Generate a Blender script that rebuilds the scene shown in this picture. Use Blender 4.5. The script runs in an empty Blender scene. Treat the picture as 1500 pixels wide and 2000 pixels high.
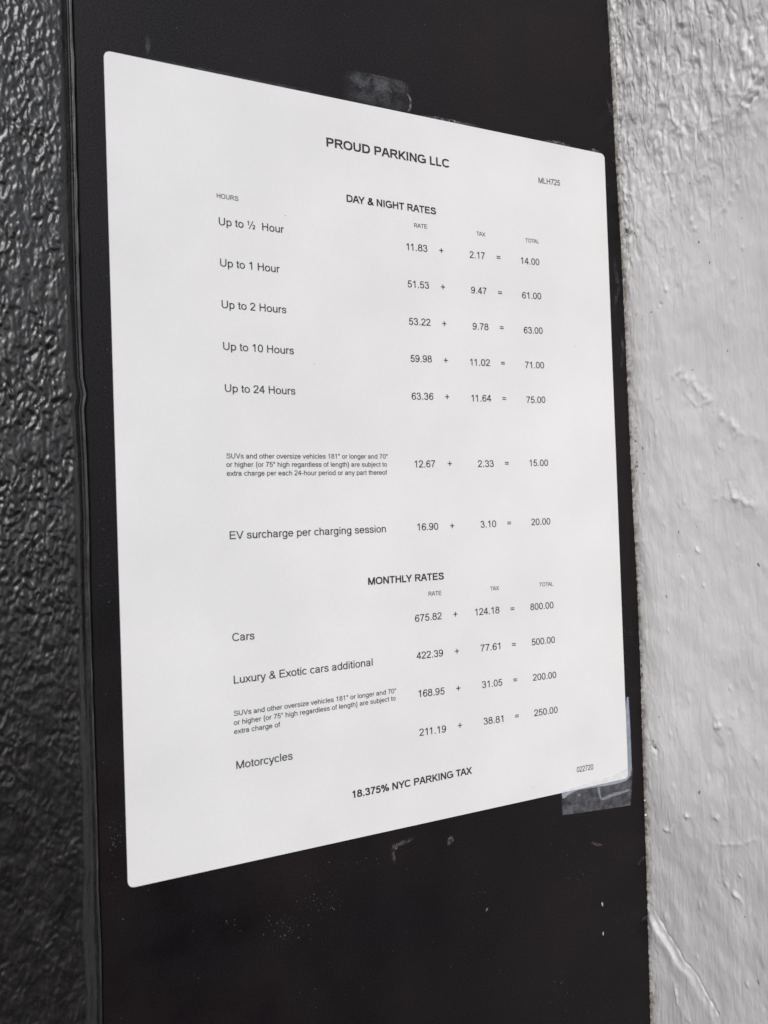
import bpy, math, random
import numpy as np
from mathutils import Matrix, Vector

# ------------------------------------------------------------------ camera
sc = bpy.context.scene
Z0 = 1.50                                   # height of the notice's centre above the pavement
R = np.array([[0.8952, -0.4442, -0.0350],   # camera right
              [-0.0265, 0.0254, -0.9993],   # camera down
              [0.4448, 0.8955, 0.0110]])    # camera forward
FPX = 1640.0                                # focal length in photograph pixels (1500 x 2000)


def _solve():
    """refine the camera pose so that a letter-size sheet lands on its four corners"""
    P = np.array([(202.5, 98), (1180, 301), (1227, 1519), (250, 1735)], float)
    W, H = .2159, .2794
    X = np.array([(-W / 2, 0, H / 2), (W / 2, 0, H / 2), (W / 2, 0, -H / 2), (-W / 2, 0, -H / 2)])

    def rod(r):
        t = np.linalg.norm(r); k = r / t
        K = np.array([[0, -k[2], k[1]], [k[2], 0, -k[0]], [-k[1], k[0], 0]])
        return np.eye(3) + np.sin(t) * K + (1 - np.cos(t)) * K @ K

    def res(p):
        c = (rod(p[:3]) @ X.T).T + p[3:]
        return (np.stack([750 + FPX * c[:, 0] / c[:, 2], 1000 + FPX * c[:, 1] / c[:, 2]], 1) - P).ravel()
    p = np.array([np.pi / 2, .01, .01, 0, 0, .35]); lam = 1e-3; r = res(p)
    for _ in range(400):
        J = np.array([(res(p + np.eye(6)[k] * 1e-6) - r) / 1e-6 for k in range(6)]).T
        d = np.linalg.solve(J.T @ J + lam * np.diag(np.diag(J.T @ J)), -J.T @ r)
        r2 = res(p + d)
        if r2 @ r2 < r @ r: p = p + d; r = r2; lam *= .3
        else: lam = min(lam * 3, 1e6)
    Rr = rod(p[:3])
    return Rr, -Rr.T @ p[3:]


R, CAM = _solve()
cam_data = bpy.data.cameras.new("camera")
cam = bpy.data.objects.new("camera", cam_data)
sc.collection.objects.link(cam)
right, down, fwd = R
M = Matrix(((right[0], -down[0], -fwd[0], CAM[0]),
            (right[1], -down[1], -fwd[1], CAM[1]),
            (right[2], -down[2], -fwd[2], CAM[2] + Z0),
            (0, 0, 0, 1)))
cam.matrix_world = M
cam_data.sensor_fit = 'VERTICAL'
cam_data.sensor_height = 5.366
cam_data.lens = 5.366 * FPX / 2000
cam_data.clip_start = 0.005
cam_data.clip_end = 200
cam_data.dof.use_dof = True
cam_data.dof.focus_distance = 0.335
cam_data.dof.aperture_fstop = 2.0
sc.camera = cam

# ------------------------------------------------------------------ light
SUN_ELEV, SUN_AZ = math.radians(42), math.radians(222)    # azimuth clockwise from +Y
world = bpy.data.worlds.new("World")
sc.world = world
world.use_nodes = True
wn = world.node_tree
bg = wn.nodes["Background"]
sky = wn.nodes.new("ShaderNodeTexSky")
sky.sky_type = 'NISHITA'
sky.sun_disc = False
sky.sun_elevation = SUN_ELEV
sky.sun_rotation = SUN_AZ
sky.air_density = 1.0
sky.dust_density = 2.0
sky.ozone_density = 1.0
hs = wn.nodes.new("ShaderNodeHueSaturation")              # flat overcast: little colour left
hs.inputs["Saturation"].default_value = 0.50
wn.links.new(sky.outputs[0], hs.inputs["Color"])
wn.links.new(hs.outputs[0], bg.inputs["Color"])
bg.inputs["Strength"].default_value = 0.108
sun_data = bpy.data.lights.new("sun", 'SUN')
sun_data.energy = 1.75
sun_data.angle = math.radians(36)
sun_data.color = (1.0, 0.99, 0.99)
sun = bpy.data.objects.new("sun", sun_data)
sc.collection.objects.link(sun)
sd = Vector((math.sin(SUN_AZ) * math.cos(SUN_ELEV), math.cos(SUN_AZ) * math.cos(SUN_ELEV), math.sin(SUN_ELEV)))
sun.rotation_euler = sd.to_track_quat('Z', 'Y').to_euler()
sun.location = sd * 5 + Vector((0, 0, Z0))
sc.view_settings.view_transform = 'Standard'
sc.view_settings.look = 'None'
sc.view_settings.gamma = 1.0
sc.view_settings.exposure = 0.41

# ------------------------------------------------------------------ helpers
rng = np.random.default_rng(11)
random.seed(11)
YS = -0.00030          # front of the notice's sheet
YT = -0.00036          # print on it


def on_y(u, v, y=0.0):
    d = R.T @ np.array([(u - 750) / FPX, (v - 1000) / FPX, 1.0])
    q = CAM + d * (y - CAM[1]) / d[1]
    return q[0], q[2]


def on_x(u, v, x):
    d = R.T @ np.array([(u - 750) / FPX, (v - 1000) / FPX, 1.0])
    q = CAM + d * (x - CAM[0]) / d[0]
    return q[1], q[2]


def link(o, parent=None):
    sc.collection.objects.link(o)
    if parent is not None:
        o.parent = parent
    return o


def thing(name, label, cat, loc=(0, 0, Z0)):
    o = bpy.data.objects.new(name, None)
    o.empty_display_size = 0.02
    o.location = loc
    link(o)
    o["label"] = label
    o["category"] = cat
    return o


def mesh_obj(name, verts, faces, m, parent=None, smooth=False):
    me = bpy.data.meshes.new(name)
    me.from_pydata([tuple(v) for v in verts], [], faces)
    me.materials.append(m)
    if smooth:
        me.polygons.foreach_set("use_smooth", [True] * len(me.polygons))
    me.update()
    return link(bpy.data.objects.new(name, me), parent)


def grid_obj(name, P, m, parent=None, smooth=True, flip=False):
    n, k, _ = P.shape
    me = bpy.data.meshes.new(name)
    me.vertices.add(n * k)
    me.vertices.foreach_set("co", P.reshape(-1).astype(np.float32))
    i = np.arange((n - 1))[:, None] * k + np.arange(k - 1)[None, :]
    q = np.stack([i, i + 1, i + k + 1, i + k], -1).reshape(-1, 4)
    if flip:
        q = q[:, ::-1]
    nf = len(q)
    me.loops.add(nf * 4)
    me.loops.foreach_set("vertex_index", q.reshape(-1).astype(np.int32))
    me.polygons.add(nf)
    me.polygons.foreach_set("loop_start", np.arange(0, nf * 4, 4, dtype=np.int32))
    me.polygons.foreach_set("use_smooth", np.full(nf, smooth))
    me.update(calc_edges=True)
    me.validate()
    me.materials.append(m)
    return link(bpy.data.objects.new(name, me), parent)


def perlin(x, y, seed=0):
    r = np.random.default_rng(seed)
    ang = r.random((256, 256)) * 2 * np.pi
    gx, gy = np.cos(ang), np.sin(ang)
    xi = np.floor(x).astype(int); yi = np.floor(y).astype(int)
    xf = x - xi; yf = y - yi
    u = xf ** 3 * (xf * (xf * 6 - 15) + 10); v = yf ** 3 * (yf * (yf * 6 - 15) + 10)

    def g(a, b):
        A = (xi + a) % 256; B = (yi + b) % 256
        return gx[A, B] * (xf - a) + gy[A, B] * (yf - b)
    return ((g(0, 0) * (1 - u) + g(1, 0) * u) * (1 - v) + (g(0, 1) * (1 - u) + g(1, 1) * u) * v) * 1.5


def fbm(x, y, seed, octs=3, gain=.5):
    s = 0; a = 1
    for o in range(octs):
        s = s + a * perlin(x * 2 ** o + 17.3 * o, y * 2 ** o + 5.1 * o, seed + o)
        a *= gain
    return s


def sstep(a, b, x):
    t = np.clip((x - a) / (b - a), 0, 1)
    return t * t * (3 - 2 * t)


# ------------------------------------------------------------------ materials
class NT:
    def __init__(s, name):
        s.m = bpy.data.materials.new(name); s.m.use_nodes = True
        s.t = s.m.node_tree; s.b = s.t.nodes["Principled BSDF"]; s.out = s.t.nodes["Material Output"]
        s.tc = s.n("ShaderNodeTexCoord")

    def n(s, ty, **kw):
        q = s.t.nodes.new(ty)
        for k, v in kw.items(): setattr(q, k, v)
        return q

    def l(s, a, b): s.t.links.new(a, b)

    def noise(s, scale, detail=3, rough=.5, stretch=(1, 1, 1), coord="Object", dist=0):
        mp = s.n("ShaderNodeMapping"); mp.inputs["Scale"].default_value = stretch
        s.l(s.tc.outputs[coord], mp.inputs[0])
        q = s.n("ShaderNodeTexNoise")
        q.inputs["Scale"].default_value = scale; q.inputs["Detail"].default_value = detail
        q.inputs["Roughness"].default_value = rough; q.inputs["Distortion"].default_value = dist
        s.l(mp.outputs[0], q.inputs["Vector"])
        return q.outputs["Fac"]

    def ramp(s, fac, stops):
        q = s.n("ShaderNodeValToRGB"); e = q.color_ramp.elements
        while len(e) < len(stops): e.new(.5)
        for i, (p, c) in enumerate(stops):
            e[i].position = p; e[i].color = (c, c, c, 1) if not hasattr(c, '__len__') else (*c, 1)
        s.l(fac, q.inputs[0])
        return q.outputs[0]

    def mix(s, fac, a, b, mode='MIX'):
        q = s.n("ShaderNodeMix", data_type='RGBA', blend_type=mode)
        for sock, v in ((q.inputs[0], fac), (q.inputs[6], a), (q.inputs[7], b)):
            if hasattr(v, 'is_output'): s.l(v, sock)
            elif hasattr(v, '__len__'): sock.default_value = (*v, 1)
            else: sock.default_value = v
        return q.outputs[2]

    def math(s, op, a, b=None):
        q = s.n("ShaderNodeMath", operation=op)
        for sock, v in ((q.inputs[0], a), (q.inputs[1], b)):
            if v is None: continue
            if hasattr(v, 'is_output'): s.l(v, sock)
            else: sock.default_value = v
        return q.outputs[0]

    def bump(s, h, dist, strength=1.0, normal=None):
        q = s.n("ShaderNodeBump"); q.inputs["Distance"].default_value = dist
        q.inputs["Strength"].default_value = strength
        s.l(h, q.inputs["Height"])
        if normal is not None: s.l(normal, q.inputs["Normal"])
        return q.outputs[0]

    def set(s, **kw):
        for k, v in kw.items():
            sock = s.b.inputs[k.replace("_", " ")]
            if hasattr(v, 'is_output'): s.l(v, sock)
            else: sock.default_value = (*v, 1) if hasattr(v, '__len__') and len(v) == 3 else v

    def see_through(s, fac):
        tr = s.n("ShaderNodeBsdfTransparent"); mx = s.n("ShaderNodeMixShader")
        if hasattr(fac, 'is_output'): s.l(fac, mx.inputs[0])
        else: mx.inputs[0].default_value = fac
        s.l(tr.outputs[0], mx.inputs[1]); s.l(s.b.outputs[0], mx.inputs[2]); s.l(mx.outputs[0], s.out.inputs[0])


def mat_panel():
    t = NT("smooth_black_enamel")
    big = t.noise(14, 3, .5)
    fine = t.noise(2600, 2, .7)
    c = t.mix(t.ramp(big, [(.35, 0), (.65, 1)]), (.0070, .0056, .0070), (.0155, .0105, .0130))
    g = t.ramp(fine, [(.32, .35), (.68, 1.0)])
    c = t.mix(1.0, c, g, 'MULTIPLY')
    t.l(t.math('MULTIPLY', t.ramp(t.noise(1700, 3, .8), [(.30, .20), (.72, 1.0)]), .42), t.b.inputs['Specular IOR Level'])
    speck = t.ramp(t.noise(900, 1, .5), [(.80, 0), (.84, 1)])
    c = t.mix(t.math('MULTIPLY', speck, .35), c, (.10, .09, .09))
    rough = t.ramp(t.noise(60, 4, .6), [(.3, .30), (.7, .50)])
    rough = t.math('ADD', rough, t.ramp(t.noise(9, 5, .62, dist=.6), [(.35, -0.0), (.62, .16)]))
    t.set(Base_Color=c, Roughness=rough)
    b = t.bump(t.noise(700, 3, .6), .00006, .8)
    b = t.bump(t.noise(35, 2, .5), .0006, .25, b)
    t.set(Normal=b)
    return t.m


def mat_rough_black():
    t = NT("glossy_black_wall_paint")
    n1 = t.noise(160, 4, .6)
    fine = t.noise(1900, 3, .7)
    c = t.mix(t.ramp(n1, [(.35, 0), (.65, 1)]), (.010, .009, .0095), (.024, .022, .023))
    g = t.ramp(fine, [(.32, .5), (.68, 1.0)])
    c = t.mix(1.0, c, g, 'MULTIPLY')
    t.set(Base_Color=c, Roughness=t.ramp(t.noise(240, 3, .6), [(.3, .22), (.7, .42)]))
    t.b.inputs["Specular IOR Level"].default_value = .75
    t.set(Normal=t.bump(t.noise(620, 4, .65, (1, 1, .6)), .00035, .34))
    return t.m


def mat_caulk():
    t = NT("highlight_tinted_caulk")
    c = t.mix(t.ramp(t.noise(500, 4, .6, (1, 1, .15)), [(.35, 0), (.65, 1)]), (.022, .021, .021), (.09, .087, .085))  # paler tint puts the sheen of the bead's lit edge into the colour
    t.set(Base_Color=c, Roughness=.42)
    t.set(Normal=t.bump(t.noise(900, 3, .6), .0002, .6))
    return t.m


def mat_grey_paint():
    t = NT("thick_pale_grey_paint")
    mott = t.noise(45, 4, .55)
    c = t.mix(t.ramp(mott, [(.3, 0), (.7, 1)]), (.50, .496, .497), (.56, .555, .555))
    streak = t.noise(120, 4, .6, (1, 9, .25))
    c = t.mix(t.ramp(streak, [(.33, .10), (.46, 0)]), c, (.36, .35, .345))
    # grime: brown worn-through line where the paint meets the panel, by distance from the joint
    sep = t.n("ShaderNodeSeparateXYZ"); t.l(t.tc.outputs["Object"], sep.inputs[0])
    d = t.math('MULTIPLY', sep.outputs[1], -1000.0)         # mm from the panel
    wob = t.noise(60, 4, .7, (1, 1, .5))
    e = t.math('ADD', d, t.math('MULTIPLY', t.math('SUBTRACT', wob, .5), -9.0))
    near = t.ramp(t.math('MULTIPLY', e, .25), [(.14, .95), (.90, 0)])
    dirt = t.math('MULTIPLY', near, t.ramp(t.noise(330, 4, .65), [(.36, .25), (.56, .95)]))
    c = t.mix(dirt, c, (.17, .145, .115))
    pit = t.ramp(t.noise(330, 1, .4, (1, 1, .8)), [(.195, 1), (.215, 0)])
    c = t.mix(t.math('MULTIPLY', pit, .75), c, (.06, .05, .04))
    t.set(Base_Color=c, Roughness=t.ramp(t.noise(130, 3, .6), [(.3, .30), (.7, .48)]))
    t.b.inputs["Specular IOR Level"].default_value = .5
    b = t.bump(t.noise(300, 5, .6, (1, 2.6, .16)), .0004, .5)
    b = t.bump(t.noise(520, 5, .68, (1, 1, .7)), .0004, .6, b)
    t.set(Normal=b)
    return t.m


def mat_sheet():
    t = NT("white_printed_card")
    n = t.noise(22, 3, .5)
    c = t.mix(t.ramp(n, [(.3, 0), (.7, 1)]), (.755, .748, .75), (.82, .812, .815))
    f = t.ramp(t.noise(1500, 2, .6), [(.3, .965), (.7, 1)])
    c = t.mix(1.0, c, f, 'MULTIPLY')
    t.set(Base_Color=c, Roughness=.55)
    t.b.inputs["Specular IOR Level"].default_value = .25
    t.set(Normal=t.bump(t.noise(11, 2, .5), .0025, .25, t.bump(t.noise(900, 2, .5), .00002, .4)))
    return t.m


def flat(name, col, rough=.6):
    t = NT(name)
    c = t.mix(t.ramp(t.noise(1200, 2, .5), [(.3, 0), (.7, 1)]), col, tuple(min(1, x * 1.35) for x in col))
    rough = t.math('ADD', rough, t.ramp(t.noise(9, 5, .62, dist=.6), [(.35, -0.0), (.62, .16)]))
    t.set(Base_Color=c, Roughness=rough)
    return t.m


def mat_clear(name, col, lo, hi, scale, rough=.35):
    """clear film: a share of pale scatter and gloss, the rest passes straight through"""
    t = NT(name)
    t.set(Base_Color=col, Roughness=rough)
    t.set(Normal=t.bump(t.noise(scale * .6, 3, .6), .0002, .5))
    t.see_through(t.ramp(t.noise(scale, 4, .7), [(.35, lo), (.68, hi)]))
    return t.m


def mat_residue(name, col, amount, scale, thr, feather=True):
    t = NT(name)
    t.set(Base_Color=col, Roughness=.7)
    a = t.ramp(t.noise(scale, 5, .75), [(thr - .06, 0), (thr + .16, amount)])
    if feather:
        sep = t.n("ShaderNodeSeparateXYZ"); t.l(t.tc.outputs["Generated"], sep.inputs[0])
        for k in (0, 2):
            q = t.math('ABSOLUTE', t.math('SUBTRACT', sep.outputs[k], .5))
            a = t.math('MULTIPLY', a, t.ramp(q, [(.26, 1), (.5, 0)]))
    t.see_through(a)
    return t.m


M_PANEL = mat_panel(); M_ROUGH = mat_rough_black(); M_CAULK = mat_caulk(); M_GREY = mat_grey_paint()
M_SHEET = mat_sheet()
M_INK = flat("black_ink", (.022, .021, .024), .5)
M_SPECK = flat("pale_dust", (.10, .095, .09), .8)
M_FLAKE = flat("white_paint_flake", (.62, .60, .56), .6)
M_SPECK2 = flat("pale_chip", (.36, .35, .31), .7)
M_DARK = flat("dark_grit", (.05, .04, .03), .8)

# ------------------------------------------------------------------ right edge of the panel (from the photograph)
_e = [(1187, 0), (1196, 150), (1203, 302), (1213, 460), (1220, 600), (1231, 850), (1238, 1000), (1246, 1150), (1252, 1300),
      (1256, 1450), (1259, 1550), (1264, 1700), (1268, 1850), (1272, 2000)]
_ex = np.array([on_y(u, v) for u, v in _e])[::-1]


def x_edge(z):
    return np.interp(z, _ex[:, 1], _ex[:, 0])


_l = [(141, 0), (145, 120), (150, 300), (153, 440), (157, 600), (163, 740), (169, 772), (165, 800), (170, 900),
      (174, 1000), (176, 1150), (180, 1300), (184, 1420), (187, 1500), (191, 1620), (193, 1740), (198, 1850), (200, 2000)]
_lx = np.array([on_y(u, v) for u, v in _l])[::-1]


def x_left(z):
    return np.interp(z, _lx[:, 1], _lx[:, 0])


def zspace():
    return np.concatenate([np.arange(-.45, -.255, .003), np.arange(-.255, .235, .00042), np.arange(.235, .45, .003)])


# ------------------------------------------------------------------ panel
panel = thing("black_panel", "flat smooth black panel with scuffs and tape residue, between the rough black and grey walls", "panel")
zz = np.linspace(-.45, .45, 400)
L = x_left(zz) + .00035; Rr = x_edge(zz) + .004
prof = []
for s in np.linspace(0, 1, 40):
    prof.append(np.stack([L + (Rr - L) * s, np.zeros_like(zz), zz], -1))
P = np.stack(prof, 1)
backL = P[:, :1].copy(); backL[..., 1] = .03
backR = P[:, -1:].copy(); backR[..., 1] = .03
front = grid_obj("panel_face", np.concatenate([backL, P[:, :1] + np.array([0, .0004, 0]), P[:, :1] + np.array([.0004, 0, 0]), P[:, 1:], backR], 1), M_PANEL, panel, smooth=False)

# ------------------------------------------------------------------ rough black wall on the left
lw = thing("rough_black_wall", "rough textured glossy black painted wall left of the smooth panel", "wall")
zs = zspace()
ds = np.concatenate([np.array([0, .0001, .0003]), np.arange(.0005, .034, .00027), np.arange(.034, .2, .0015)])   # distance left of the joint
Z, D = np.meshgrid(zs, ds, indexing='ij')
XL = x_left(Z)
wx = perlin(D / .004, Z / .006, 3) * .0012; wz = perlin(D / .004, Z / .006, 4) * .0016
a = fbm((D + wx * .8) / .00135, (Z + wz * .8) / .0024, 21, 3, .36)
b2 = fbm((D + wx) / .0040, (Z + wz) / .0075, 31, 2, .5)
lump = np.sign(a) * np.abs(a) ** .8 * .00034 * (.55 + .9 * np.clip(.5 + perlin(D / .011, Z / .016, 36), 0, 1)) + b2 * .00036
# smooth band next to the joint, wider towards the bottom
band = .0035 + .0018 * sstep(-.08, -.17, Z) + .0012 * perlin(Z / .02, Z * 0, 8)
tex = sstep(band - .0012, band + .0022, D)
base = .0030 * sstep(.0012, band + .0015, D) + .0006 * sstep(.11, .0, Z) * (1 - tex)
lump = lump * (1 - .55 * sstep(.0, -.11, Z))
h = base + tex * lump + (1 - tex) * .00006 * fbm(D / .001, Z / .004, 41, 2)
h = h - .0006 * sstep(.0008, .0000, D) - .0011 * np.exp(-((D - .0017) / .0007) ** 2) * sstep(-.12, .03, Z)
P = np.stack([XL - D, -h, Z], -1)
back0 = P[:, :1].copy(); back0[..., 1] = .03
back1 = P[:, -1:].copy(); back1[..., 1] = .03
grid_obj("wall_face", np.concatenate([back0, P, back1], 1), M_ROUGH, lw, flip=True)

# bead of caulk along the joint
zc = np.arange(-.45, .45, .0009)
xc = x_left(zc) + .00018 * perlin(zc / .006, zc * 0 + .3, 51) - .0001
rad = .00033 + .00018 * np.clip(perlin(zc / .011, zc * 0 + .7, 52), -1, 1)
rad = rad * (.95 - .3 * sstep(-.02, -.16, zc))
ang = np.linspace(0, 2 * np.pi, 9)
P = np.stack([xc[:, None] - .0003 + rad[:, None] * np.cos(ang), -.00015 - rad[:, None] * .9 * np.sin(ang),
              zc[:, None] + 0 * ang], -1)
grid_obj("caulk_bead", P, M_CAULK, lw)

# ------------------------------------------------------------------ pale grey wall on the right, at a right angle to the panel
rw = thing("grey_painted_wall", "lumpy pale grey painted wall meeting the right edge of the black panel", "wall")
ys = np.concatenate([np.array([-.03, .0]), np.arange(.0002, .088, .00033), np.arange(.088, .26, .0016)])   # distance out from the panel
Z, D = np.meshgrid(zs, ys, indexing='ij')
XW = x_edge(Z)
X0 = .1165
wx = perlin(D / .006, Z / .008, 61) * .0016; wz = perlin(D / .006, Z / .008, 62) * .002
low = fbm(D / .020, Z / .028, 63, 3, .5) * .0006
mid = fbm((D + wx) / .0038, (Z + wz) / .0085, 64, 3, .5)
strk = fbm((D + wx * .3) / .0012, Z / .014, 65, 2, .6)
# the top of the wall is much rougher than the rest
top = sstep(.055, .13, Z + .012 * perlin(D / .02, Z / .02, 66) - D * .35)
rough = .12 + .88 * top + .22 * np.clip(perlin(D / .018, Z / .03, 68), 0, 1)
h = low + rough * (np.sign(mid) * np.abs(mid) ** .8) * .00062 + strk * .00005 * (.5 + top)
joint = sstep(.011, .001, D)
h += joint * (.00045 * fbm(D / .0016, Z / .004, 67, 3, .6) * (.35 + .9 * top))
# low pits and bumps scattered over it
for i in range(150):
    u = random.uniform(0, .09); v = random.uniform(-.25, .22); s = random.uniform(.0005, .0015)
    hh = random.choice([1, 1, 1, -1]) * random.uniform(.00012, .00042)
    m = (abs(Z[:, 0] - v) < 6 * s)
    zz_ = Z[m]; dd_ = D[m]
    h[m] += hh * np.exp(-(((dd_ - u) / s) ** 2 + ((zz_ - v) / (s * random.uniform(1, 2.2))) ** 2))


def stroke(pts, width, height, step=0.0):
    """a raised or sunk line through photograph points lying on this wall"""
    global h
    q = np.array([on_x(u, v, X0) for u, v in pts]); q[:, 0] *= -1
    lo, hi = q[:, 1].min() - .012, q[:, 1].max() + .012
    m = (Z[:, 0] > lo) & (Z[:, 0] < hi)
    dd, z_ = D[m], Z[m]
    best = np.full(dd.shape, 1e9); side = np.zeros(dd.shape)
    for (x1, z1), (x2, z2) in zip(q[:-1], q[1:]):
        ex, ez = x2 - x1, z2 - z1; ll = ex * ex + ez * ez + 1e-12
        t = np.clip(((dd - x1) * ex + (z_ - z1) * ez) / ll, 0, 1)
        px, pz = dd - x1 - t * ex, z_ - z1 - t * ez
        dist = np.hypot(px, pz); c = (ex * pz - ez * px) / math.sqrt(ll)
        k = dist < best
        best = np.where(k, dist, best); side = np.where(k, np.sign(c) * dist, side)
    nb = 1 + (.32 if width < .002 else .12) * perlin(dd / .0016, z_ / .0019, 200) + .12 * perlin(dd / .0006, z_ / .0008, 201)
    raw = best; best = best * np.clip(nb, .35, 2); am = np.clip(.75 + .8 * perlin(dd / .0028, z_ / .003, 202 + int(pts[0][0]) % 7), .1, 1.5)
    h[m] += height * am * (.62 * np.exp(-(best / width) ** 2) + .38 * np.exp(-(best / (width * 2.6)) ** 2))
    if step:
        sd_ = side * np.clip(1 + .25 * perlin(dd / .003, z_ / .003, 210), .6, 1.5)
        h[m] += step * (.25 + .75 * sstep(-.228, -.205, z_)) * sstep(width * .2, -width * 1.5, sd_) * np.exp(-np.maximum(raw - width * 2.2, 0) / (width * 5)) + height * .4 * np.exp(-((side - width * .6) / (width * .35)) ** 2) * -1


# the long torn ridge at the bottom, its lumps, and the larger marks
stroke([(1273, 1785), (1290, 1815), (1312, 1850), (1325, 1878), (1352, 1905), (1366, 1935), (1395, 1980), (1420, 2020)], .0015, .0002, .0015)
stroke([(1281, 1782), (1300, 1818), (1322, 1850), (1337, 1878), (1360, 1903), (1376, 1935), (1403, 1980)], .00042, -.0006)
stroke([(1320, 1925), (1325, 1960), (1345, 1990)], .0008, .0005)
stroke([(1316, 736), (1326, 724)], .0009, .0006)
stroke([(1336, 738), (1352, 745), (1368, 766), (1384, 783)], .0013, .0007)
stroke([(1384, 783), (1360, 792), (1345, 775)], .0007, .0003)
stroke([(1284, 778), (1290, 770)], .0005, .0005)
stroke([(1410, 812), (1432, 826), (1440, 846)], .0013, .0006)
stroke([(1400, 880), (1404, 874)], .0007, .0008)
stroke([(1425, 940), (1432, 965), (1440, 980)], .0012, .0006)
stroke([(1395, 972), (1440, 975), (1470, 990)], .0012, .0006)
stroke([(1298, 560), (1302, 566)], .0008, .0007)
stroke([(1290, 594), (1294, 596)], .0006, -.0006)
stroke([(1398, 1405), (1402, 1418), (1394, 1422), (1392, 1408)], .0009, .0007)
stroke([(1330, 1130), (1328, 1137)], .0006, .0007)
stroke([(1356, 1072), (1360, 1078)], .0006, .0006)
stroke([(1341, 1594), (1343, 1595)], .0006, .0009)
stroke([(1394, 1598), (1397, 1599)], .0007, .0008)
stroke([(1296, 1620), (1308, 1624), (1313, 1614)], .0006, .0005)
stroke([(1418, 1726), (1430, 1742), (1438, 1754)], .0013, .0008)
stroke([(1470, 1640), (1450, 1650), (1400, 1650)], .0006, .0003)
stroke([(1378, 345), (1390, 330), (1392, 312), (1376, 318), (1372, 335)], .0011, .0006)
stroke([(1440, 360), (1430, 385), (1412, 412)], .0010, .0007)
stroke([(1483, 150), (1470, 190), (1460, 205)], .0030, .0015)
stroke([(1496, 160), (1484, 185), (1468, 204)], .0006, -.0016)
stroke([(1474, 78), (1466, 95), (1452, 112)], .0011, .0010)
stroke([(1340, 45), (1345, 60)], .0018, .0010)
stroke([(1410, 235), (1385, 245), (1375, 262)], .0011, .0007)
stroke([(1300, 270), (1300, 330), (1306, 360), (1316, 385)], .0007, .0007)
stroke([(1235, 270), (1240, 300)], .0014, .0008)
stroke([(1290, 225), (1280, 250), (1288, 290)], .0010, .0006)
stroke([(1320, 235), (1330, 262)], .0016, .0009)
stroke([(1218, 455), (1222, 462)], .0018, -.0016)
stroke([(1216, 440), (1232, 450), (1232, 474)], .0006, .0006)
stroke([(1266, 1452), (1274, 1462), (1280, 1468)], .0010, -.0012)
stroke([(1257, 1430), (1258, 1442)], .0007, .0006)
P = np.stack([XW - h * sstep(-.0005, .0035, D) - .0004 * sstep(.003, 0, D) * (1 + .8 * fbm(Z / .0022, Z * 0, 71, 3)), -D, Z], -1)
far = P[:, -1:].copy(); far[..., 0] = .30
grid_obj("wall_face", np.concatenate([P, far], 1), M_GREY, rw, flip=True)

# ragged grit along that joint
vs, fs = [], []


def blob(c, r, out, n=6, sq=(1, 1)):
    """tiny faceted crumb, out = unit direction away from its surface"""
    c = np.array(c); o = np.array(out, float)
    t1 = np.array([0, 0, 1.0]); t2 = np.cross(o, t1)
    i0 = len(vs); a0 = random.random() * 6.28
    for k in range(n):
        rr = r * random.uniform(.6, 1.2); an = a0 + k * 2 * math.pi / n
        vs.append(tuple(c + t1 * rr * sq[1] * math.sin(an) + t2 * rr * sq[0] * math.cos(an)))
    vs.append(tuple(c + o * r * random.uniform(.35, .6)))
    for k in range(n):
        fs.append((i0 + k, i0 + (k + 1) % n, i0 + n))


for i in range(150):
    z = random.uniform(-.25, .215)
    x = float(x_edge(z)) - random.uniform(-.0003, .0007)
    blob((x, -random.uniform(0, .0012), z), random.uniform(.0001, .00038), (-.7, -.7, 0), 5, (1, random.uniform(.8, 2.2)))
o = mesh_obj("joint_crumbs", vs, fs, M_DARK, rw); o["kind"] = "stuff"
vs, fs = [], []
for (u, v, r) in [(1259, 1591, .0007), (1263, 1589, .0006), (1266, 1655, .0005), (1257, 1562, .0004), (1258, 1509, .0006), (1256, 1432, .0005), (1200, 95, .0004), (1219, 452, .0004)]:
    x, z = on_y(u, v); blob((x, -.0008, z), r, (-.6, -.8, 0), 7)
o = mesh_obj("paint_flakes", vs, fs, M_FLAKE, rw); o["kind"] = "stuff"

M_RUST = flat("brown_grit", (.075, .048, .028), .8)
vs, fs = [], []
for u0, v0, su, sv, n in [(1220, 459, 3, 7, 16), (1215, 312, 3, 6, 9), (1270, 1460, 4, 4, 12), (1236, 455, 9, 4, 8), (1241, 850, 3, 12, 8), (1242, 905, 3, 12, 8)]:
    for _ in range(n):
        u, v = random.gauss(u0, su), random.gauss(v0, sv)
        y, z = on_x(u, v, .1163); y = min(y, -.0009)
        k, j = abs(zs - z).argmin(), abs(ys + y).argmin()
        blob((P[k, j, 0] - .00002, y, z), random.uniform(.00015, .0005), (-1, 0, 0), 6, (1, random.uniform(.6, 1.4)))
o = mesh_obj("brown_chips", vs, fs, M_RUST, rw); o["kind"] = "stuff"

# ------------------------------------------------------------------ marks on the panel
M_RES = mat_residue("old_adhesive", (.32, .34, .37), .15, 150, .47)
M_RES2 = mat_residue("white_residue", (.50, .50, .56), .50, 420, .50)
M_SCUFF = mat_residue("scuffed_paint", (.34, .32, .32), .38, 600, .46)
M_RED = mat_residue("brownish_scrape", (.12, .075, .075), .6, 600, .38)


def quad_patch(name, pts, m, y, parent):
    q = [on_y(u, v, y) for u, v in pts]
    return mesh_obj(name, [(x, y, z) for x, z in q], [tuple(range(len(q)))[::-1]], m, parent)


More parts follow.
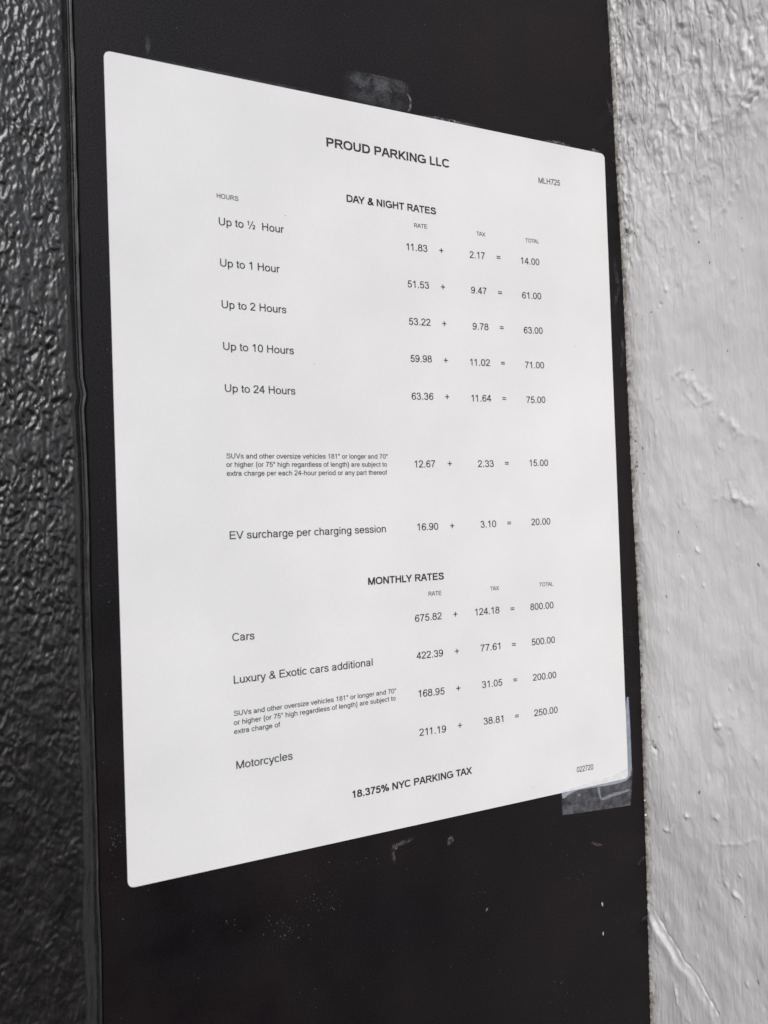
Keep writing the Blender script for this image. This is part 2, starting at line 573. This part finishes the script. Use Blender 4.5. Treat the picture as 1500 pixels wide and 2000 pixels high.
def ribbon(name, pts, w, m, y, parent, seed=0):
    q = np.array([on_y(u, v, y) for u, v in pts]); out = []
    # resample
    s = np.concatenate([[0], np.cumsum(np.hypot(*np.diff(q, axis=0).T))]); n = max(6, int(s[-1] / .0006))
    t = np.linspace(0, s[-1], n); X = np.interp(t, s, q[:, 0]); Zc = np.interp(t, s, q[:, 1])
    tx = np.gradient(X); tz = np.gradient(Zc); ll = np.hypot(tx, tz) + 1e-9; r = np.random.default_rng(seed)
    env = np.sin(np.linspace(.12, math.pi - .12, n)) ** .5
    w1 = w * .5 * env * (.6 + .8 * r.random(n)); w2 = w * .5 * env * (.6 + .8 * r.random(n))
    V = [(X[i] - tz[i] / ll[i] * w1[i], y, Zc[i] + tx[i] / ll[i] * w1[i]) for i in range(n)] + \
        [(X[i] + tz[i] / ll[i] * w2[i], y, Zc[i] - tx[i] / ll[i] * w2[i]) for i in range(n)]
    F = [(i, i + 1, n + i + 1, n + i) for i in range(n - 1)]
    return mesh_obj(name, V, F, m, parent)


quad_patch("adhesive_residue", [(672, 140), (705, 142), (800, 158), (806, 200), (798, 224), (700, 206), (668, 190)], M_RES, -.00006, panel)
quad_patch("adhesive_residue", [(672, 136), (704, 138), (800, 160), (802, 182), (730, 178), (690, 168)], M_RES, -.00009, panel)
ribbon("adhesive_residue", [(794, 180), (802, 195), (803, 210), (794, 221)], .0011, M_RES2, -.00012, panel, 1)
ribbon("adhesive_residue", [(704, 142), (745, 150), (792, 162)], .0007, M_RES, -.00012, panel, 2)
ribbon("adhesive_residue", [(818, 226), (850, 232), (890, 241), (938, 250)], .0024, M_RES2, -.00012, panel, 3)
ribbon("adhesive_residue", [(940, 254), (975, 262), (990, 266)], .0012, M_RES2, -.00012, panel, 4)
ribbon("adhesive_residue", [(1060, 276), (1090, 283), (1118, 289)], .0030, M_RES2, -.00012, panel, 5)
ribbon("adhesive_residue", [(1150, 292), (1172, 298)], .0018, M_RES2, -.00012, panel, 6)
ribbon("adhesive_residue", [(240, 105), (420, 141), (600, 178), (680, 195)], .0012, M_RES, -.00012, panel, 7)
ribbon("scuff_mark", [(286, 66), (290, 85), (287, 110)], .0016, M_RES, -.00006, panel, 8)
ribbon("scuff_mark", [(810, 1636), (790, 1643), (768, 1655), (766, 1668), (770, 1688)], .0020, M_SCUFF, -.00006, panel, 9)
ribbon("scuff_mark", [(882, 1632), (880, 1643), (874, 1652)], .0028, M_SCUFF, -.00006, panel, 10)
ribbon("scuff_mark", [(1152, 1643), (1165, 1649), (1181, 1652)], .0012, M_RED, -.00006, panel, 11)
ribbon("scuff_mark", [(1262, 1670), (1242, 1692)], .0016, M_RES, -.00006, panel, 12)
ribbon("scuff_mark", [(1264, 1788), (1252, 1800)], .0016, M_RES, -.00006, panel, 13)
ribbon("scuff_mark", [(1198, 500), (1208, 560), (1200, 600)], .0022, M_RES, -.00006, panel, 14)
ribbon("scuff_mark", [(1214, 650), (1217, 690), (1212, 720)], .0020, M_RES, -.00006, panel, 15)
ribbon("scuff_mark", [(1186, 195), (1200, 230)], .0022, M_RES, -.00006, panel, 16)
ribbon("scuff_mark", [(1176, 1762), (1177, 1770)], .0009, M_SPECK2, -.00008, panel, 17)
ribbon("scuff_mark", [(1178, 1820), (1178, 1827)], .0008, M_SPECK2, -.00008, panel, 18)
ribbon("scuff_mark", [(952, 1773), (950, 1780)], .0010, M_SPECK, -.00008, panel, 19)
vs, fs = [], []


def dust(u0, v0, su, sv, n, r0=.00006, r1=.0002):
    for _ in range(n):
        x, z = on_y(random.gauss(u0, su), random.gauss(v0, sv))
        if -.1165 < x < .1145: blob((x, -.00001, z), random.uniform(r0, r1), (0, -1, 0), 5, (1, random.uniform(.8, 2)))


dust(630, 1770, 16, 12, 26); dust(560, 1812, 26, 16, 34); dust(600, 1757, 20, 10, 8)
dust(720, 1690, 60, 14, 8); dust(930, 1750, 18, 8, 8); dust(1125, 1700, 14, 30, 18); dust(1100, 1940, 20, 15, 16)
dust(1222, 1350, 6, 110, 30); dust(1196, 300, 6, 60, 14); dust(228, 1640, 7, 30, 20); dust(205, 1150, 6, 160, 18)
dust(450, 1800, 12, 12, 8); dust(690, 180, 14, 18, 22); dust(205, 700, 8, 120, 10)
for _ in range(150):
    dust(random.uniform(210, 1250), random.choice([random.uniform(10, 250), random.uniform(1600, 1990), random.uniform(1600, 1990)]), 2, 2, 1, .00004, .00015)
o = mesh_obj("dust_specks", vs, fs, M_SPECK, panel); o["kind"] = "stuff"

# ------------------------------------------------------------------ the rate notice
notice = thing("rate_notice", "white printed parking rate sheet with rounded corners stuck on the black panel", "sign")
C4 = [on_y(u, v, YS) for u, v in [(202.5, 98), (1180.5, 301), (1227, 1520), (250, 1735.5)]]     # TL TR BR BL
C4 = np.array(C4)


def rounded(C, r, y, seg=7):
    out = []
    n = len(C)
    for i in range(n):
        p, a_, b_ = C[i], C[i - 1], C[(i + 1) % n]
        da = (a_ - p) / np.linalg.norm(a_ - p); db = (b_ - p) / np.linalg.norm(b_ - p)
        for k in range(seg):
            t = k / (seg - 1); s0 = p + da * r; s1 = p + db * r
            q = (1 - t) ** 2 * s0 + 2 * t * (1 - t) * (p * .8 + .1 * (s0 + s1)) + t * t * s1
            out.append((q[0], y, q[1]))
    return out


def slab(name, outline, y0, y1, m, parent):
    n = len(outline)
    V = [(x, y1, z) for x, _, z in outline] + [(x, y0, z) for x, _, z in outline]
    F = [tuple(range(n))[::-1]] + [(i, (i + 1) % n, n + (i + 1) % n, n + i) for i in range(n)]
    return mesh_obj(name, V, F, m, parent)


slab("sheet", rounded(C4, .0021, YS), -.00002, YS, M_SHEET, notice)

# clear laminate showing past the lower right corner
M_FILM = mat_clear("clear_laminate", (.60, .68, .82), .36, .52, 300)
fo = [(1224, 1362), (1227.5, 1361), (1231, 1420), (1234, 1500), (1231, 1515), (1224, 1524), (1205, 1530), (1165, 1537),
      (1130, 1543), (1112, 1550), (1104, 1558), (1099, 1560), (1097, 1549), (1140, 1530), (1200, 1500), (1215, 1470)]
mesh_obj("laminate_edge", [(x, -.0001, z) for x, z in [on_y(u, v, -.0001) for u, v in fo]], [tuple(range(len(fo)))[::-1]], M_FILM, notice)

# print

def cap_mm(pxh, u, v):
    z1 = on_y(u, v, YT)[1]; z2 = on_y(u, v - pxh, YT)[1]
    return z2 - z1


SIZES = {  # cap height in metres, measured on the sheet
    'title': cap_mm(17.6, 640, 286), 'head': cap_mm(14.2, 679, 394), 'body': cap_mm(15.3, 440, 700),
    'num': cap_mm(13.6, 810, 710), 'small': cap_mm(9.0, 424, 386), 'fine': cap_mm(9.9, 443, 912),
    'code': cap_mm(11.0, 1053, 357), 'foot': cap_mm(14.6, 690, 1559), 'date': cap_mm(10.8, 1127, 1508)}
BOLD = {'title', 'head', 'foot'}
# ---- a plain grotesque sans, drawn as pen strokes in 1/1000 em (cap height 716)
def _S(p, n=6):
    """smooth curve through points"""
    p = [np.array(q, float) for q in p]; e = [2 * p[0] - p[1]] + p + [2 * p[-1] - p[-2]]; out = []
    for i in range(1, len(e) - 2):
        a, b, c, d = e[i - 1:i + 3]
        for k in range(n):
            t = k / n
            out.append(tuple(.5 * (2 * b + (c - a) * t + (2 * a - 5 * b + 4 * c - d) * t * t + (3 * b - a - 3 * c + d) * t ** 3)))
    return out + [tuple(p[-1])]


def _E(cx, cy, rx, ry, a0=0, a1=360, n=28):
    out = []
    for k in range(n + 1):
        t = math.radians(a0 + (a1 - a0) * k / n); c, s_ = math.cos(t), math.sin(t)
        out.append((cx + rx * math.copysign(abs(c) ** .9, c), cy + ry * math.copysign(abs(s_) ** .9, s_)))
    return out


_six = [(472, 540), (435, 640), (335, 677), (225, 650), (130, 540), (92, 360), (100, 200), (150, 85), (240, 40), (300, 36), (400, 70),
        (463, 170), (463, 262), (415, 362), (310, 418), (215, 400), (130, 320), (98, 225)]
FONT = {
    'A': (667, [[(47, 0), (308, 716)], [(620, 0), (359, 716)], [(140, 258), (527, 258)]]),
    'C': (722, [_E(388, 358, 292, 322, 36, 324)]),
    'D': (722, [[(122, 0), (122, 716)], [(122, 674), (330, 674)] + _E(340, 358, 292, 316, 90, -90) + [(122, 42)]]),
    'E': (667, [[(125, 0), (125, 716)], [(125, 674), (610, 674)], [(125, 378), (585, 378)], [(125, 42), (622, 42)]]),
    'G': (778, [_E(398, 358, 305, 322, 40, 308) + [(690, 95), (690, 338), (405, 338)]]),
    'H': (722, [[(125, 0), (125, 716)], [(597, 0), (597, 716)], [(125, 380), (597, 380)]]),
    'I': (278, [[(139, 0), (139, 716)]]),
    'K': (667, [[(120, 0), (120, 716)], [(120, 232), (595, 716)], [(282, 392), (620, 0)]]),
    'L': (556, [[(118, 0), (118, 716)], [(118, 42), (520, 42)]]),
    'M': (833, [[(117, 0), (117, 716)], [(716, 0), (716, 716)], [(122, 716), (416, 0)], [(711, 716), (416, 0)]]),
    'N': (722, [[(122, 0), (122, 716)], [(600, 0), (600, 716)], [(122, 716), (600, 0)]]),
    'O': (778, [_E(389, 358, 300, 322)]),
    'P': (667, [[(122, 0), (122, 716)], [(122, 674), (390, 674)] + _E(400, 503, 170, 171, 90, -90) + [(122, 332)]]),
    'R': (722, [[(122, 0), (122, 716)], [(122, 674), (410, 674)] + _E(430, 514, 165, 160, 90, -90) + [(122, 354)], [(400, 348), (660, 0)]]),
    'S': (667, [_S([(578, 500), (545, 610), (440, 670), (320, 676), (190, 640), (132, 545), (165, 455), (300, 400), (450, 355), (570, 295), (600, 200),
                    (545, 95), (410, 42), (270, 42), (140, 100), (88, 222)])]),
    'T': (611, [[(305, 0), (305, 716)], [(20, 674), (591, 674)]]),
    'U': (722, [[(123, 716), (123, 290)] + _E(361, 275, 238, 236, 180, 360) + [(599, 716)]]),
    'V': (667, [[(50, 716), (333, 0)], [(617, 716), (333, 0)]]),
    'X': (667, [[(55, 0), (607, 716)], [(60, 716), (612, 0)]]),
    'Y': (667, [[(50, 716), (333, 300)], [(617, 716), (333, 300)], [(333, 335), (333, 0)]]),
    'a': (556, [_S([(82, 365), (115, 445), (190, 480), (275, 484), (370, 462), (415, 390)]) + [(415, 130), (428, 50), (448, 0)],
                _S([(415, 318), (320, 288), (190, 265), (110, 220), (84, 145), (120, 65), (215, 34), (320, 60), (395, 130), (415, 220)])]),
    'b': (556, [[(105, 0), (105, 716)], _E(290, 259, 186, 225)]),
    'c': (500, [_E(268, 259, 192, 225, 38, 322)]),
    'd': (556, [[(451, 0), (451, 716)], _E(266, 259, 186, 225)]),
    'e': (556, [[(80, 270), (472, 270)] + _E(278, 259, 196, 225, 3, 328)]),
    'f': (278, [[(130, 0), (130, 560)] + _S([(130, 560), (148, 645), (205, 680), (275, 678)]), [(18, 482), (250, 482)]]),
    'g': (556, [_E(266, 262, 186, 222), [(451, 519), (451, 20)] + _S([(451, 20), (430, -105), (355, -165), (255, -174), (150, -150), (98, -75)])]),
    'h': (556, [[(105, 0), (105, 716)], _S([(105, 290), (135, 420), (215, 474), (310, 482), (405, 445), (443, 350)]) + [(443, 0)]]),
    'i': (222, [[(111, 0), (111, 519)], [(111, 616), (111, 716)]]),
    'j': (222, [[(111, 519), (111, -60)] + _S([(111, -60), (95, -145), (45, -174), (-20, -170)]), [(111, 616), (111, 716)]]),
    'l': (222, [[(111, 0), (111, 716)]]),
    'n': (556, [[(105, 0), (105, 519)], _S([(105, 290), (135, 420), (215, 474), (310, 482), (405, 445), (443, 350)]) + [(443, 0)]]),
    'o': (556, [_E(278, 259, 200, 225)]),
    'p': (556, [[(105, -200), (105, 519)], _E(290, 259, 186, 225)]),
    'r': (333, [[(105, 0), (105, 519)], _S([(105, 285), (130, 415), (190, 472), (260, 484), (322, 466)])]),
    's': (500, [_S([(412, 368), (385, 448), (310, 483), (215, 483), (125, 450), (96, 380), (130, 315), (250, 275), (370, 238), (420, 150), (385, 70),
                    (290, 34), (200, 36), (110, 78), (76, 168)])]),
    't': (278, [[(130, 655), (130, 130)] + _S([(130, 130), (145, 60), (195, 38), (262, 44)]), [(18, 482), (258, 482)]]),
    'u': (556, [[(451, 0), (451, 519)], [(113, 519), (113, 165)] + _S([(113, 165), (150, 72), (245, 36), (340, 50), (420, 110), (451, 225)])]),
    'v': (500, [[(40, 519), (250, 0)], [(460, 519), (250, 0)]]),
    'x': (500, [[(42, 0), (452, 519)], [(48, 519), (458, 0)]]),
    'y': (500, [[(40, 519), (255, 10)], [(460, 519), (255, -30)] + _S([(255, -30), (205, -135), (145, -176), (60, -166)])]),
    'z': (500, [[(48, 478), (450, 478)], [(425, 455), (75, 62)], [(40, 42), (462, 42)]]),
    '0': (556, [_E(278, 355, 196, 320)]),
    '1': (556, [[(322, 0), (322, 716)], _S([(112, 532), (200, 575), (270, 640), (305, 705)])]),
    '2': (556, [_S([(85, 500), (110, 608), (190, 668), (285, 677), (390, 645), (450, 560), (442, 455), (370, 350), (230, 220), (110, 100), (80, 42)]),
                [(35, 42), (505, 42)]]),
    '3': (556, [_S([(85, 525), (120, 625), (200, 672), (280, 677), (380, 640), (425, 540), (385, 430), (290, 388), (225, 384)]),
                _S([(270, 388), (360, 372), (440, 305), (466, 205), (430, 100), (345, 42), (250, 38), (150, 75), (82, 192)])]),
    '4': (556, [[(378, 0), (378, 716)], [(360, 700), (62, 222)], [(25, 206), (528, 206)]]),
    '5': (556, [[(485, 674), (150, 674)], [(170, 690), (112, 322)], _S([(112, 345), (190, 405), (290, 428), (400, 385), (463, 280), (463, 192), (415, 90), (320, 38), (230, 38), (130, 90), (80, 192)])]),
    '6': (556, [_S(_six)]),
    '7': (556, [[(50, 674), (512, 674)], _S([(490, 665), (370, 500), (285, 320), (230, 140), (212, 0)])]),
    '8': (556, [_E(278, 535, 160, 143), _E(278, 213, 198, 178)]),
    '9': (556, [_S([(556 - x, 714 - y) for x, y in _six])]),
    '.': (278, [[(139, 0), (139, 100)]]),
    '%': (889, [_E(195, 535, 115, 142, n=16), _E(694, 178, 115, 142, n=16), [(250, -20), (640, 736)]]),
    '&': (667, [_S([(640, 8), (500, 150), (310, 375), (225, 485), (205, 570), (250, 650), (340, 680), (430, 640), (455, 560), (410, 470), (290, 395), (165, 305),
                    (92, 205), (110, 105), (190, 45), (280, 36), (395, 75), (500, 190), (555, 330)])]),
    '+': (584, [[(45, 330), (540, 330)], [(292, 85), (292, 575)]]),
    '=': (584, [[(45, 235), (540, 235)], [(45, 425), (540, 425)]]),
    '-': (333, [[(30, 258), (303, 258)]]),
    '(': (333, [_S([(292, 735), (180, 560), (135, 262), (180, -35), (292, -210)])]),
    ')': (333, [_S([(41, 735), (153, 560), (198, 262), (153, -35), (41, -210)])]),
    '"': (355, [[(105, 465), (105, 716)], [(250, 465), (250, 716)]]),
    ' ': (278, []),
}
FONT['\u00bd'] = (834, [[(x * .52 + 10, y * .56 + 316) for x, y in st] for st in FONT['1'][1]] + [[(x * .52 + 520, y * .56) for x, y in st] for st in FONT['2'][1]] + [[(205, -20), (595, 736)]])
KERN = {'11': -74, 'TA': -60, 'AX': 0, 'LY': -74, 'AY': -74, 'RT': -18, 'YC': -30}


def stroke_strip(p, w, bold):
    """both sides of a pen stroke, ends on a writing line cut level"""
    p = [np.array(q, float) for q in p]
    if bold:
        for q in p:
            if 600 < q[1] < 700: q[1] -= 24
            if 20 < q[1] < 110: q[1] += 24
    n = len(p); L_, R_ = [], []
    closed = np.hypot(*(p[0] - p[-1])) < 1
    hw = w / 2
    for i in range(n):
        a = p[i - 1] if i else (p[-2] if closed else None)
        b = p[i + 1] if i < n - 1 else (p[1] if closed else None)
        d1 = (p[i] - a) / (np.hypot(*(p[i] - a)) + 1e-9) if a is not None else None
        d2 = (b - p[i]) / (np.hypot(*(b - p[i])) + 1e-9) if b is not None else None
        if d1 is None: d1 = d2
        if d2 is None: d2 = d1
        n1 = np.array([-d1[1], d1[0]]); n2 = np.array([-d2[1], d2[0]]); m = n1 + n2
        m /= np.hypot(*m) + 1e-9; k = hw / max(.45, m @ n1); off = m * k * np.array([1, .88])
        l_, r_ = p[i] + off, p[i] - off
        if (i == 0 or i == n - 1) and not closed and p[i][1] in (0, 716, 519) and abs(d1[1]) > .35:
            for q in (l_, r_): q += d1 * (p[i][1] - q[1]) / d1[1]
        L_.append(l_); R_.append(r_)
    return L_, R_


def text_shape(txt, bold):
    """vertices (em units) and faces; each stroke is its own face strip"""
    V, F, lay = [], [], []
    x = 0; w = 150 if bold else 104; prev = ''; c = 0
    for ch in txt:
        adv, st = FONT[ch]
        x += KERN.get(prev + ch, 0)
        for s_ in st:
            ww = w * (.72 if ch == '\u00bd' else 1) * (1.12 if ch == '.' else 1)
            L_, R_ = stroke_strip(s_, ww, bold); i0 = len(V); n = len(L_); c += 1
            for l_, r_ in zip(L_, R_):
                V += [(l_[0] + x, l_[1]), (r_[0] + x, r_[1])]; lay += [c % 5] * 2
            F += [(i0 + 2 * i, i0 + 2 * i + 1, i0 + 2 * i + 3, i0 + 2 * i + 2) for i in range(n - 1)]
        x += adv + (12 if bold else 0); prev = ch
    return np.array(V) / 1000, F, np.array(lay)


def ink(name, V2, F, lay, x, z, sx, sz, slope=0.0):
    V = [(x + p[0] * sx, YT - 1.5e-6 * k, z + p[1] * sz + p[0] * sx * slope) for p, k in zip(V2, lay)]
    return mesh_obj(name, V, F, M_INK, notice)


def put(txt, l, r, cls):
    """text whose ink runs from photograph point l to r along its baseline"""
    V2, F, lay = text_shape(txt, cls in BOLD)
    x1, z1 = on_y(*l, YT); x2, z2 = on_y(*r, YT)
    s = SIZES[cls] / .716
    a0, a1 = V2[:, 0].min(), V2[:, 0].max()
    V2 = V2 - np.array([a0, 0])
    return ink("printed_text", V2, F, lay, x1, z1, (x2 - x1) / (a1 - a0), s, (z2 - z1) / (x2 - x1))


def sym(ch, c, w=.0019):
    V2, F, lay = text_shape(ch, False)
    x, z = on_y(*c, YT)
    mid = (V2.max(0) + V2.min(0)) / 2; s = w / np.ptp(V2[:, 0])
    return ink("printed_sign", V2 - mid, F, lay, x, z, s, s)


LINES = [
    ("PROUD PARKING LLC", (637.7, 285.7), (877.7, 328), 'title'),
    ("DAY & NIGHT RATES", (677, 394), (851.7, 419.3), 'head'),
    ("MLH725", (1052, 357.3), (1094, 362.7), 'code'),
    ("HOURS", (423.5, 386.1), (465.6, 392.5), 'small'),
    ("Up to \u00bd  Hour", (427.5, 439.2), (554.7, 455.2), 'body'),
    ("Up to 1 Hour", (430.1, 520), (546.4, 532.5), 'body'),
    ("Up to 2 Hours", (433.1, 601.3), (559.5, 612), 'body'),
    ("Up to 10 Hours", (436, 683.2), (574.1, 692), 'body'),
    ("Up to 24 Hours", (439.5, 765.3), (577.1, 770.7), 'body'),
    ("RATE", (809, 443.9), (834.2, 446.5), 'small'),
    ("TAX", (930.8, 459.7), (948.1, 461.8), 'small'),
    ("TOTAL", (1026.4, 472.9), (1052.6, 475.5), 'small'),
    ("SUVs and other oversize vehicles 181\" or longer and 70\"", (442.1, 895.3), (757.3, 895.9), 'fine'),
    ("or higher (or 75\" high regardless of length) are subject to", (442.1, 911.9), (756, 911.3), 'fine'),
    ("extra charge per each 24-hour period or any part thereof", (442.9, 929.2), (756, 927.1), 'fine'),
    ("EV surcharge per charging session", (448.8, 1053.2), (753.9, 1039.3), 'body'),
    ("MONTHLY RATES", (719.2, 1142.5), (867.2, 1131.6), 'head'),
    ("RATE", (837.1, 1163.9), (862.1, 1162), 'small'),
    ("TAX", (957.9, 1153.7), (974.9, 1152.4), 'small'),
    ("TOTAL", (1053.6, 1145.7), (1080.5, 1143.9), 'small'),
    ("Cars", (453.9, 1252.5), (497.1, 1248.4), 'body'),
    ("Luxury & Exotic cars additional", (456.8, 1335.5), (728, 1299.8), 'body'),
    ("SUVs and other oversize vehicles 181\" or longer and 70\"", (456.8, 1398.6), (773.8, 1353.3), 'fine'),
    ("or higher (or 75\" high regardless of length) are subject to", (456.8, 1416.4), (772.9, 1367.7), 'fine'),
    ("extra charge of", (457.3, 1433.9), (547.3, 1419.3), 'fine'),
    ("Motorcycles", (461.7, 1502.3), (571.7, 1483), 'body'),
    ("18.375% NYC PARKING TAX", (688.3, 1559.3), (922.3, 1511), 'foot'),
    ("022720", (1126.7, 1508.7), (1158.9, 1502.5), 'date'),
]
ROWS = [
    ("11.83", (793.7, 488.3), (835, 492.1), (861.9, 489.1), "2.17", (917.6, 503.6), (947.5, 506), (973.7, 502.6), "14.00", (1017.4, 515.1), (1053.7, 518.1)),
    ("51.53", (796.2, 560.8), (838, 564), (865.1, 560.4), "9.47", (920.4, 572.7), (950.7, 575.1), (976.7, 571.5), "61.00", (1020, 582.6), (1057.3, 584.7)),
    ("53.22", (798.8, 634.1), (840.8, 636.3), (867.9, 632), "9.78", (923.4, 643.5), (954.3, 645), (979.9, 639.9), "63.00", (1023.2, 650.8), (1060.1, 652.1)),
    ("59.98", (801.8, 706.7), (843.6, 707.9), (870.7, 703.7), "11.02", (918.2, 713.7), (957.1, 714.8), (982.2, 709.2), "71.00", (1025.8, 718.8), (1062.9, 719.5)),
    ("63.36", (804.3, 780.3), (846.6, 780.9), (873.4, 774.9), "11.64", (920.8, 784.1), (959.6, 784.3), (985, 778.3), "75.00", (1028.5, 787.1), (1065.4, 786.9)),
    ("12.67", (809.9, 913.1), (850.4, 912.4), (878.6, 905.4), "2.33", (933.8, 912.2), (964.5, 911.8), (989.9, 904.7), "15.00", (1034.3, 910.5), (1070.6, 909.9)),
    ("16.90", (815.2, 1036.2), (856.2, 1034.5), (883.3, 1026.8), "3.10", (938.9, 1030.6), (969.2, 1029.3), (994.6, 1021.4), "20.00", (1038.1, 1025.9), (1075, 1024.2)),
    ("675.82", (810.7, 1214.8), (862.7, 1209.2), (889.6, 1199.6), "124.18", (928, 1202.3), (975.7, 1197.5), (1000.8, 1188.9), "800.00", (1036, 1191.9), (1081.3, 1187.6)),
    ("422.39", (813.9, 1287.9), (865.6, 1281.7), (892.5, 1271.6), "77.61", (938.9, 1272.7), (977.3, 1267.9), (1003.7, 1258.5), "500.00", (1038.7, 1260.7), (1084, 1255.3)),
    ("168.95", (817.6, 1362), (868.5, 1355.9), (895.2, 1344.1), "31.05", (941.9, 1344.1), (981.3, 1338.8), (1006.4, 1327.9), "200.00", (1041.3, 1329.7), (1086.7, 1323.9)),
    ("211.19", (819.5, 1437.5), (871.5, 1430), (898.4, 1416.7), "38.81", (944.8, 1415.6), (983.2, 1410), (1009.6, 1398.3), "250.00", (1043.7, 1399.1), (1089.3, 1392.1)),
]
for t_, l_, r_, c_ in LINES:
    put(t_, l_, r_, c_)
for a_, al, ar, pc, b_, bl, br, ec, c_, cl, cr in ROWS:
    put(a_, al, ar, 'num'); sym("+", pc); put(b_, bl, br, 'num'); sym("=", ec); put(c_, cl, cr, 'num')
# three tiny specks in the print
vs, fs = [], []
for u, v in [(614, 710), (557, 421), (1124, 677), (1041, 1537)]:
    x, z = on_y(u, v, YT); blob((x, YS - .00001, z), .00018, (0, -1, 0), 6)
o = mesh_obj("ink_specks", vs, fs, M_SPECK, notice); o["kind"] = "stuff"

# ------------------------------------------------------------------ clear tape over the lower right corner
tape = thing("clear_tape", "short strip of clear sticky tape holding the sheet's lower right corner, torn edges", "tape")
M_TAPE = mat_clear("clear_tape", (.66, .68, .76), .035, .20, 260, .2)
M_BUB = mat_clear("tape_air_line", (.66, .70, .80), .20, .34, 700, .3)
A, B, C_, D_ = (1096, 1546), (1098.5, 1592), (1231.5, 1573), (1236, 1500)


def saw(p, q, n, amp):
    out = []
    for i in range(n + 1):
        t = i / n; s = (amp if i % 2 else -amp) * random.uniform(.5, 1.2)
        out.append((p[0] + (q[0] - p[0]) * t + s, p[1] + (q[1] - p[1]) * t))
    return out


pts = saw(A, B, 26, 1.0) + [(1120, 1589.5), (1150, 1585), (1180, 1581), (1210, 1576)] + saw(C_, D_, 34, 1.3) + [(1228, 1499), (1200, 1514), (1150, 1529)]
mesh_obj("strip", [(x, -.00042, z) for x, z in [on_y(u, v, -.00042) for u, v in pts]], [tuple(range(len(pts)))[::-1]], M_TAPE, tape)
ribbon("air_line", [(1169, 1535), (1170, 1548), (1174, 1562)], .0013, M_BUB, -.00047, tape, 31)
ribbon("air_line", [(1173, 1562), (1185, 1558), (1200, 1551), (1216, 1547), (1231, 1542)], .0014, M_BUB, -.00047, tape, 32)
ribbon("air_line", [(1168, 1535), (1200, 1530), (1222, 1524), (1233, 1512)], .0009, M_BUB, -.00047, tape, 33)
ribbon("air_line", [(1099, 1558), (1108, 1550), (1120, 1546)], .0012, M_BUB, -.00047, tape, 34)
mesh_obj("air_bubble", [(on_y(1131.5, 1552.5, -.00047)[0] + .0005 * math.cos(k), -.00047, on_y(1131.5, 1552.5, -.00047)[1] + .0006 * math.sin(k)) for k in np.linspace(0, 5.6, 10)],
         [tuple(range(10))], M_BUB, tape)
